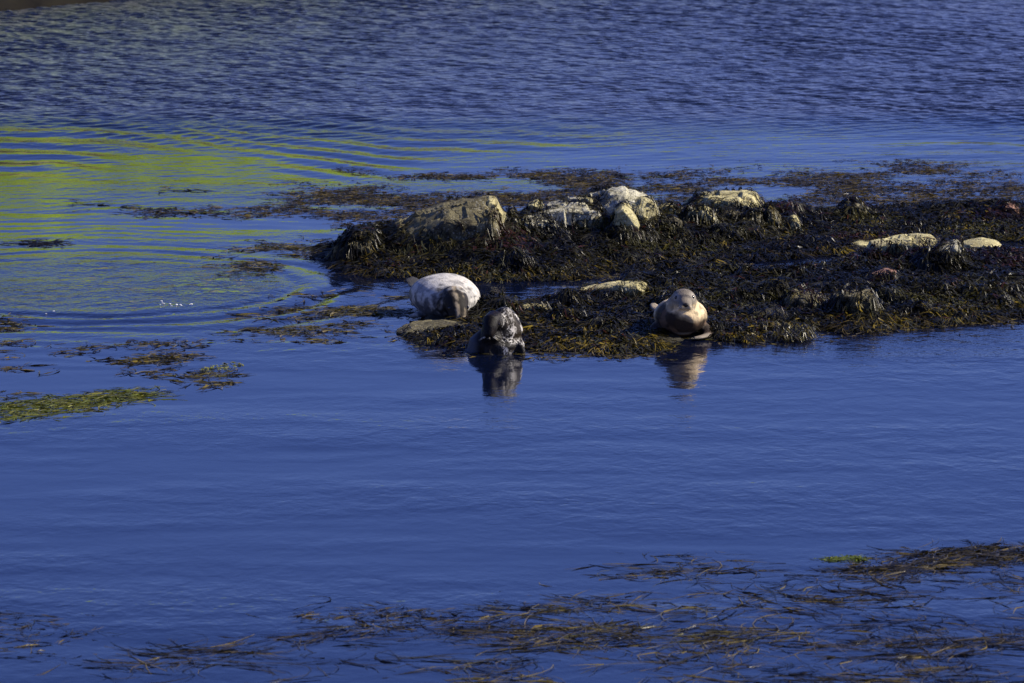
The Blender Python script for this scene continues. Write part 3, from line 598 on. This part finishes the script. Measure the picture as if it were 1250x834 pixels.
def weed_colours(n, rng, yellow, red=.06):
    dk = np.array([.005, .0045, .002]); ol = np.array([.026, .023, .005]); ye = np.array([.09, .07, .010]); rd = np.array([.030, .010, .006]); gy = np.array([.040, .040, .022])
    u = rng.random(n); t = rng.random(n)[:, None]; c = dk * (1 - t) + ol * t
    c = np.where((u < yellow)[:, None], ye * (.45 + .7 * t), c); c = np.where((u > 1 - red)[:, None], rd * (.6 + t), c); c = np.where(((u > .55) & (u < .66))[:, None], gy, c)
    return c
# height of reef ground with the rocks on it, and which grid cells are bare rock
from mathutils.bvhtree import BVHTree
HR = H.copy(); RK = np.zeros(H.shape, np.int8)
for o, loc, W in ROCKS:
    bt = BVHTree.FromPolygons([v.co + loc for v in o.data.vertices], [tuple(p.vertices) for p in o.data.polygons])
    bb = [v.co + loc for v in o.data.vertices]; i0 = max(0, int((min(p.x for p in bb) - GX0) / GS)); i1 = min(len(gx) - 1, int((max(p.x for p in bb) - GX0) / GS) + 2)
    j0 = max(0, int((min(p.y for p in bb) - GY0) / GS)); j1 = min(len(gy) - 1, int((max(p.y for p in bb) - GY0) / GS) + 2)
    dark = 1 if o.data.materials[0] == M_DARK else 2
    if 'under the white' in o['label']: dark = 3
    if 'ledge' in o.name: dark = 5
    if 'draped' in o['label'] or 'weed-hung' in o['label'] or 'weedy' in o['label']: dark = 4
    for j in range(j0, j1):
        for i in range(i0, i1):
            q = bt.ray_cast(Vector((gx[i], gy[j], 3)), Vector((0, 0, -1)))[0]
            if q is not None and q.z > HR[j, i]: HR[j, i] = q.z; RK[j, i] = dark
def grid_at(A, x, y):
    return A[np.clip(((y - GY0) / GS + .5).astype(int), 0, len(gy) - 1), np.clip(((x - GX0) / GS + .5).astype(int), 0, len(gx) - 1)]
def hs2(x, y):
    fx = np.clip((np.asarray(x) - GX0) / GS, 0, len(gx) - 1.001); fy = np.clip((np.asarray(y) - GY0) / GS, 0, len(gy) - 1.001)
    ix = fx.astype(int); iy = fy.astype(int); u = fx - ix; v = fy - iy
    return (HR[iy, ix] * (1 - u) + HR[iy, ix + 1] * u) * (1 - v) + (HR[iy + 1, ix] * (1 - u) + HR[iy + 1, ix + 1] * u) * v
def reef_weed():
    rng = np.random.default_rng(11); n = 290000
    x = rng.uniform(GX0, 8.6, n); y = rng.uniform(GY0, GY1 - .3, n); h = hs2(x, y)
    dens = .35 + .65 * sstep(-.25, .25, fbm(x * 1.2, y * 1.2, 90, 3)); rk = grid_at(RK, x, y); pn = fbm(x * 2.6, y * 2.6, 71, 3)
    keep = np.where(rk == 0, 1, np.where(rk == 3, 0, np.where(rk == 5, sstep(.30, .40, pn), np.where(rk == 4, sstep(.30, .05, pn), np.where(h - hs(x, y) < .13 + .12 * pn, .8, np.where(rk == 1, sstep(.12, .3, pn) * .5, sstep(.34, .42, pn) * .8)))))); k = (h > -.025) & (rng.random(n) < dens * keep)
    # seal lying places stay clear
    for s, r in ((s1, .75), (s3, .75)):
        c, q = math.cos(s.rotation_euler.z), math.sin(s.rotation_euler.z); dx = x - s.location.x; dy = y - s.location.y
        u = dx * c + dy * q; v = -dx * q + dy * c; k &= (np.abs(u) > .95) | (np.abs(v) > .45)
    x, y, h = x[k], y[k], h[k]; n = len(x)
    e = .06; gxn = hs2(x + e, y) - hs2(x - e, y); gyn = hs2(x, y + e) - hs2(x, y - e)
    down = np.arctan2(-gyn, -gxn); clump = fbm(x * 2.2, y * 2.2, 95, 2) * 2.6
    D = down + clump * .9 + rng.normal(0, .32, n); wet = sstep(.16, .0, h)
    big = vnoise(x * .8, y * .8, 99)
    L = rng.uniform(.16, .55, n) * (.6 + .7 * big); W = rng.uniform(.009, .022, n)
    C = weed_colours(n, rng, .02, .03); yl = rng.random(n) < wet * .30 * (.4 + 1.2 * vnoise(x * .9, y * .9, 98)); C[yl] = np.array([.12, .088, .010]) * rng.uniform(.4, 1.2, (yl.sum(), 1))
    yp = (rng.random(n) < .5) & (vnoise(x * .7 + 9, y * .7, 97) > .74); C[yp] = np.array([.045, .042, .008]) * rng.uniform(.4, 1.2, (yp.sum(), 1))
    rp = (rng.random(n) < .55) & (vnoise(x * .9 + 3, y * .9, 96) > .80); C[rp] = np.array([.030, .011, .008]) * rng.uniform(.5, 1.2, (rp.sum(), 1))
    tone = sstep(-.35, .45, fbm(x * 1.7, y * 1.7, 93, 4)); C = C * (.35 + 1.25 * tone)[:, None] * np.array([.84, .82, .62])
    half = y > np.interp(x, fcx, fcy) + .25
    surf = lambda a, b: np.maximum(hs2(a, b), .0)
    for sel, nm, lb in ((half, 'seaweed_cover', 'dark olive wrack draped over the high rear ridge of the reef'), (~half, 'seaweed_cover', 'dark wrack with yellow tips covering the low front of the reef')):
        V, F_, Cc = blades(np.stack([x, y], 1)[sel], D[sel], L[sel], W[sel], C[sel], surf, lift=.06, curl=.9, seed=5, zoff=.012)
        tag(mesh_np(nm, V, F_, M_WEED, Cc), lb, 'seaweed', kind='stuff')
reef_weed()

def inpoly(px, py, poly):
    r = np.zeros(len(px), bool); n = len(poly)
    for i in range(n):
        (x1, y1), (x2, y2) = poly[i], poly[(i + 1) % n]
        c = ((y1 > py) != (y2 > py)) & (px < (x2 - x1) * (py - y1) / ((y2 - y1) or 1e-9) + x1); r ^= c
    return r
def float_patch(poly, n, label, seed, cols, L=(.2, .55), W=(.008, .022), head=0.0, spread=.55, sx=.5, sy=1.6, thr=.0, lift=.012, z=(-.06, .012), mat=None, name='floating_seaweed', soft=.5, edge=.5):
    rng = np.random.default_rng(seed); q = [at(*p) for p in poly]; wp = [(p.x, p.y) for p in q]
    x0, x1 = min(p[0] for p in wp), max(p[0] for p in wp); y0, y1 = min(p[1] for p in wp), max(p[1] for p in wp)
    m = n * 12; x = rng.uniform(x0, x1, m); y = rng.uniform(y0, y1, m)
    gj = rng.normal(0, 1, (2, m)) * np.array([[.30], [.75]]) * edge * 1.6
    xj = x + gj[0] + edge * fbm(x * .9, y * .6, seed + 1, 3) * 1.2; yj = y + gj[1] + edge * fbm(x * .7, y * .5, seed + 2, 3) * 2.0
    k = inpoly(xj, yj, wp); x, y = x[k], y[k]
    ca, sa = math.cos(head), math.sin(head); u = x * ca + y * sa; v = -x * sa + y * ca
    f = fbm(u * sx, v * sy, seed + 3, 4) + .25 * fbm(u * sx * 5, v * sy * 3, seed + 4, 2); k = rng.random(len(x)) < sstep(thr - soft * .4, thr + soft, f)
    x, y, f = x[k][:n], y[k][:n], f[k][:n]; n = len(x)
    flow = head + 1.1 * fbm(x * .45, y * .3, seed + 6, 2)
    D = flow + rng.normal(0, spread, n) + np.where(rng.random(n) < .5, 0, math.pi)
    zz = rng.uniform(z[0], z[1], n); Ls = rng.uniform(*L, n); Ws = rng.uniform(*W, n)
    t = rng.random(n); cols = np.array(cols); C = cols[rng.integers(0, len(cols), n)] * (.55 + .8 * t)[:, None]
    fk = rng.random(n) < .6; objs = []
    Vall, Fall, Call, b = [], [], [], 0
    for sel, fork in ((fk, True), (~fk, False)):
        if sel.sum() == 0: continue
        V, F_, Cc = blades(np.stack([x, y], 1)[sel], D[sel], Ls[sel], Ws[sel], C[sel], lambda a, c_: np.zeros(len(a)), lift=lift, fork=fork, curl=1.3, seed=seed + 9)
        ns = sel.sum(); zs = zz[sel]
        if fork: V[:, 2] += np.concatenate([np.repeat(zs, 6), np.repeat(zs, 6), np.repeat(zs, 6)])
        else: V[:, 2] += np.repeat(zs, 10)
        Vall.append(V); Fall.append(F_ + b); Call.append(Cc); b += len(V)
    o = mesh_np(name, np.concatenate(Vall), np.concatenate(Fall), mat or M_FLOAT, np.concatenate(Call))
    return tag(o, label, 'seaweed' if mat is None else 'algae', kind='stuff')
BR = [(.034, .026, .007), (.070, .052, .008), (.018, .016, .006), (.12, .088, .010)]
OL = [(.06, .055, .012), (.10, .08, .014), (.03, .026, .012), (.14, .11, .02)]
YG = [(.10, .115, .012), (.07, .085, .012), (.15, .145, .02)]
DKW = [(.014, .013, .010), (.03, .025, .012)]
float_patch([(300, 262), (400, 222), (520, 208), (660, 205), (760, 214), (760, 256), (600, 258), (520, 262), (430, 278), (380, 262)], 13000, 'wide brown raft of weed floating behind the tilted slab', 100, BR, sx=.7, sy=1.2, thr=-0.08, W=(.007, .016), L=(.15, .45), soft=.5, z=(-.06, .012))
float_patch([(720, 206), (900, 210), (1060, 198), (1150, 195), (1270, 212), (1270, 262), (1000, 266), (720, 258)], 13500, 'wide brown raft of weed floating behind the high boulders', 110, BR, sx=.7, sy=1.2, thr=-0.06, W=(.007, .016), L=(.15, .45), soft=.5, z=(-.06, .012))
float_patch([(80, 256), (180, 236), (330, 226), (400, 232), (320, 258), (200, 272), (90, 270)], 1000, 'thin dark scraps of weed floating under the mirrored green bank', 120, DKW + BR, sx=.7, sy=1.2, thr=0.2, W=(.008, .022))
float_patch([(255, 326), (320, 298), (395, 292), (420, 318), (408, 330), (330, 338)], 900, 'olive weed floating off the low left tip of the reef', 130, OL, sx=1.0, sy=1.9, thr=0.1)
float_patch([(285, 402), (360, 372), (420, 360), (495, 350), (505, 378), (490, 412), (400, 416), (330, 418)], 2000, 'broken olive weed floating left of the white seal', 140, OL, sx=1.0, sy=1.9, thr=0.04, head=.25)
float_patch([(-20, 418), (90, 424), (240, 424), (236, 440), (120, 458), (60, 442), (-20, 450)], 1000, 'brown and yellow weed streaks floating inside the spreading ripples', 150, OL + BR, sx=1.0, sy=1.9, thr=0.08, head=.35)
float_patch([(178, 474), (230, 458), (274, 452), (276, 462), (230, 474)], 320, 'short brown weed streak beside the pale green scrap', 160, OL, sx=.8, sy=1.4, thr=-.1, head=.5, edge=.2)
float_patch([(-20, 462), (52, 474), (50, 482), (-20, 482)], 380, 'dark weed scrap above the yellow-green streak', 170, DKW + OL, sx=.6, sy=1.2, thr=-.15, edge=.2)
float_patch([(-20, 386), (38, 394), (36, 402), (-20, 400)], 300, 'small dark weed scrap nearest the centre of the rings', 175, DKW + OL, sx=.6, sy=1.2, thr=-.1, edge=.2)
float_patch([(-20, 492), (60, 487), (150, 476), (196, 474), (180, 484), (80, 504), (-20, 514)], 3200, 'long yellow-green streak of fine algae lying on the calm water', 180, YG, L=(.25, .6), W=(.008, .018), sx=.5, sy=2, thr=-.4, head=.55, spread=.2, z=(-.06, .002), mat=M_GREEN, name='floating_algae', edge=.25)
float_patch([(236, 452), (262, 446), (296, 444), (290, 450), (250, 454)], 45, 'short pale green scrap of algae drifting on the calm water', 185, [(.22, .24, .05), (.28, .28, .09)], L=(.07, .16), W=(.012, .02), sx=.8, sy=1.4, thr=-.4, z=(-.005, .01), mat=M_GREEN, name='floating_algae', edge=.05)
float_patch([(28, 292), (50, 296), (74, 294), (70, 299), (40, 300)], 160, 'dark scrap of weed drifting alone beyond the rings', 188, DKW, sx=.8, sy=1.4, thr=-.4, edge=.15)
float_patch([(620, 746), (700, 722), (820, 696), (930, 668), (1010, 676), (900, 716), (860, 740), (760, 760), (640, 775)], 3200, 'brown weed fronds trailing in a long diagonal streak', 190, BR + OL, L=(.35, .95), sx=.8, sy=1.9, thr=0.06, head=.3, W=(.005, .015), z=(-.16, .006), soft=.6)
float_patch([(1040, 692), (1100, 680), (1270, 668), (1270, 860), (900, 860), (860, 800), (960, 740)], 7500, 'wide dark bed of trailing weed in the near water', 200, BR + DKW, L=(.4, 1.1), sx=.8, sy=1.9, thr=0.03, head=.12, W=(.005, .015), z=(-.16, .006), soft=.6)
float_patch([(1040, 692), (1080, 681), (1160, 674), (1270, 669), (1270, 690), (1170, 692), (1100, 700), (1056, 702)], 1700, 'thick dark curved streak of weed at the upper edge of the near bed', 205, BR + DKW, L=(.3, .8), sx=.6, sy=2.0, thr=-.2, head=.15, spread=.2, W=(.006, .018), edge=.2)
float_patch([(640, 770), (860, 735), (960, 770), (920, 860), (600, 860), (560, 812)], 5500, 'dense fronds spreading between the diagonal streak and the dark bed', 210, BR + OL, L=(.4, 1.1), sx=.8, sy=1.9, thr=0.04, head=.25, W=(.005, .015), z=(-.16, .006), soft=.6)
float_patch([(60, 824), (180, 806), (330, 782), (460, 768), (660, 752), (650, 800), (420, 826), (200, 836)], 3000, 'loose line of dark weed in the near water', 220, BR + DKW, L=(.4, 1.1), sx=.8, sy=1.9, thr=0.06, head=.1, W=(.005, .015), z=(-.16, .006), soft=.6)
float_patch([(-20, 748), (60, 752), (120, 772), (110, 805), (-20, 812)], 420, 'sparse thin threads of weed lying apart in the near water', 230, DKW + BR, L=(.15, .5), W=(.006, .014), sx=.6, sy=1.2, thr=-.1, spread=.7)
float_patch([(320, 768), (360, 756), (520, 738), (640, 722), (650, 734), (500, 760), (360, 778)], 420, 'thin wispy line of weed above the loose dark line', 240, DKW + BR, L=(.2, .55), W=(.008, .018), sx=.5, sy=1.5, thr=.0, head=.35)
float_patch([(1006, 682), (1030, 680), (1056, 681), (1056, 686), (1010, 685)], 90, 'bright green scrap of algae beside the dark near weed bed', 250, [(.12, .15, .015), (.09, .12, .012)], L=(.08, .2), W=(.010, .02), sx=.8, sy=1.4, thr=-.5, z=(-.004, .012), mat=M_GREEN, name='floating_algae', edge=.04)
float_patch([(944, 416), (958, 404), (984, 404), (992, 412), (984, 420)], 260, 'small dark tuft of weed standing off the front edge of the reef', 260, DKW + OL, L=(.1, .25), sx=.8, sy=1.4, thr=-.5, lift=.09, z=(.0, .05), edge=.1, name='seaweed_tuft')

# ------------------------------------------------------------------ flecks of foam where something dived
def foam():
    rng = random.Random(4); bm = bmesh.new()
    for (px, py, n, rx, ry) in ((198, 371, 4, .04, .10), (211, 373, 5, .05, .08), (233, 371, 2, .05, .08), (62, 380, 2, .10, .2)):
        c = at(px, py)
        for k in range(n):
            p = Vector((c.x + rng.gauss(0, rx), c.y + rng.gauss(0, ry), .004)); q = rng.uniform(.008, .02)
            v = bmesh.ops.create_icosphere(bm, subdivisions=1, radius=1)['verts']
            for w_ in v: w_.co = Vector((w_.co.x * q * rng.uniform(.8, 1.6), w_.co.y * q * rng.uniform(.8, 1.6), w_.co.z * q * .45)) + p
    me = bpy.data.meshes.new('foam'); bm.to_mesh(me); bm.free(); me.materials.append(mat_simple('foam', (.7, .72, .75), (.8, .8, .8), 8, .6))
    o = bpy.data.objects.new('foam', me); COL.objects.link(o); tag(o, 'scattered white flecks of foam inside the ring ripples', 'foam', kind='stuff')
foam()


# fringe of half-sunk fronds along the waterline of the reef
FR = OL + BR + [(.15, .11, .012)]
float_patch([(486, 398), (520, 410), (570, 414), (640, 412), (700, 420), (760, 424), (830, 410), (830, 424), (760, 440), (690, 438), (600, 432), (520, 426), (480, 406)], 1500, 'yellowish half-sunk fronds fringing the reef below the white seal', 300, FR, L=(.12, .32), W=(.010, .024), sx=1.2, sy=1.6, thr=-.12, spread=1.2, edge=.25)
float_patch([(840, 408), (900, 410), (950, 402), (1000, 392), (1100, 391), (1180, 387), (1270, 381), (1270, 394), (1180, 400), (1100, 404), (1000, 408), (960, 412), (900, 424), (846, 420)], 1300, 'half-sunk fronds fringing the reef right of the cream seal', 310, FR, L=(.12, .32), W=(.010, .022), sx=1.2, sy=1.6, thr=-.05, spread=1.2, edge=.25)
float_patch([(400, 312), (440, 326), (520, 334), (620, 337), (740, 330), (830, 318), (960, 314), (960, 324), (830, 328), (740, 338), (620, 342), (520, 343), (430, 334), (396, 318)], 1500, 'fronds floating at the foot of the high rear ridge', 320, FR, L=(.12, .35), W=(.010, .022), sx=1.2, sy=1.4, thr=-.02, spread=1.2, edge=.25)
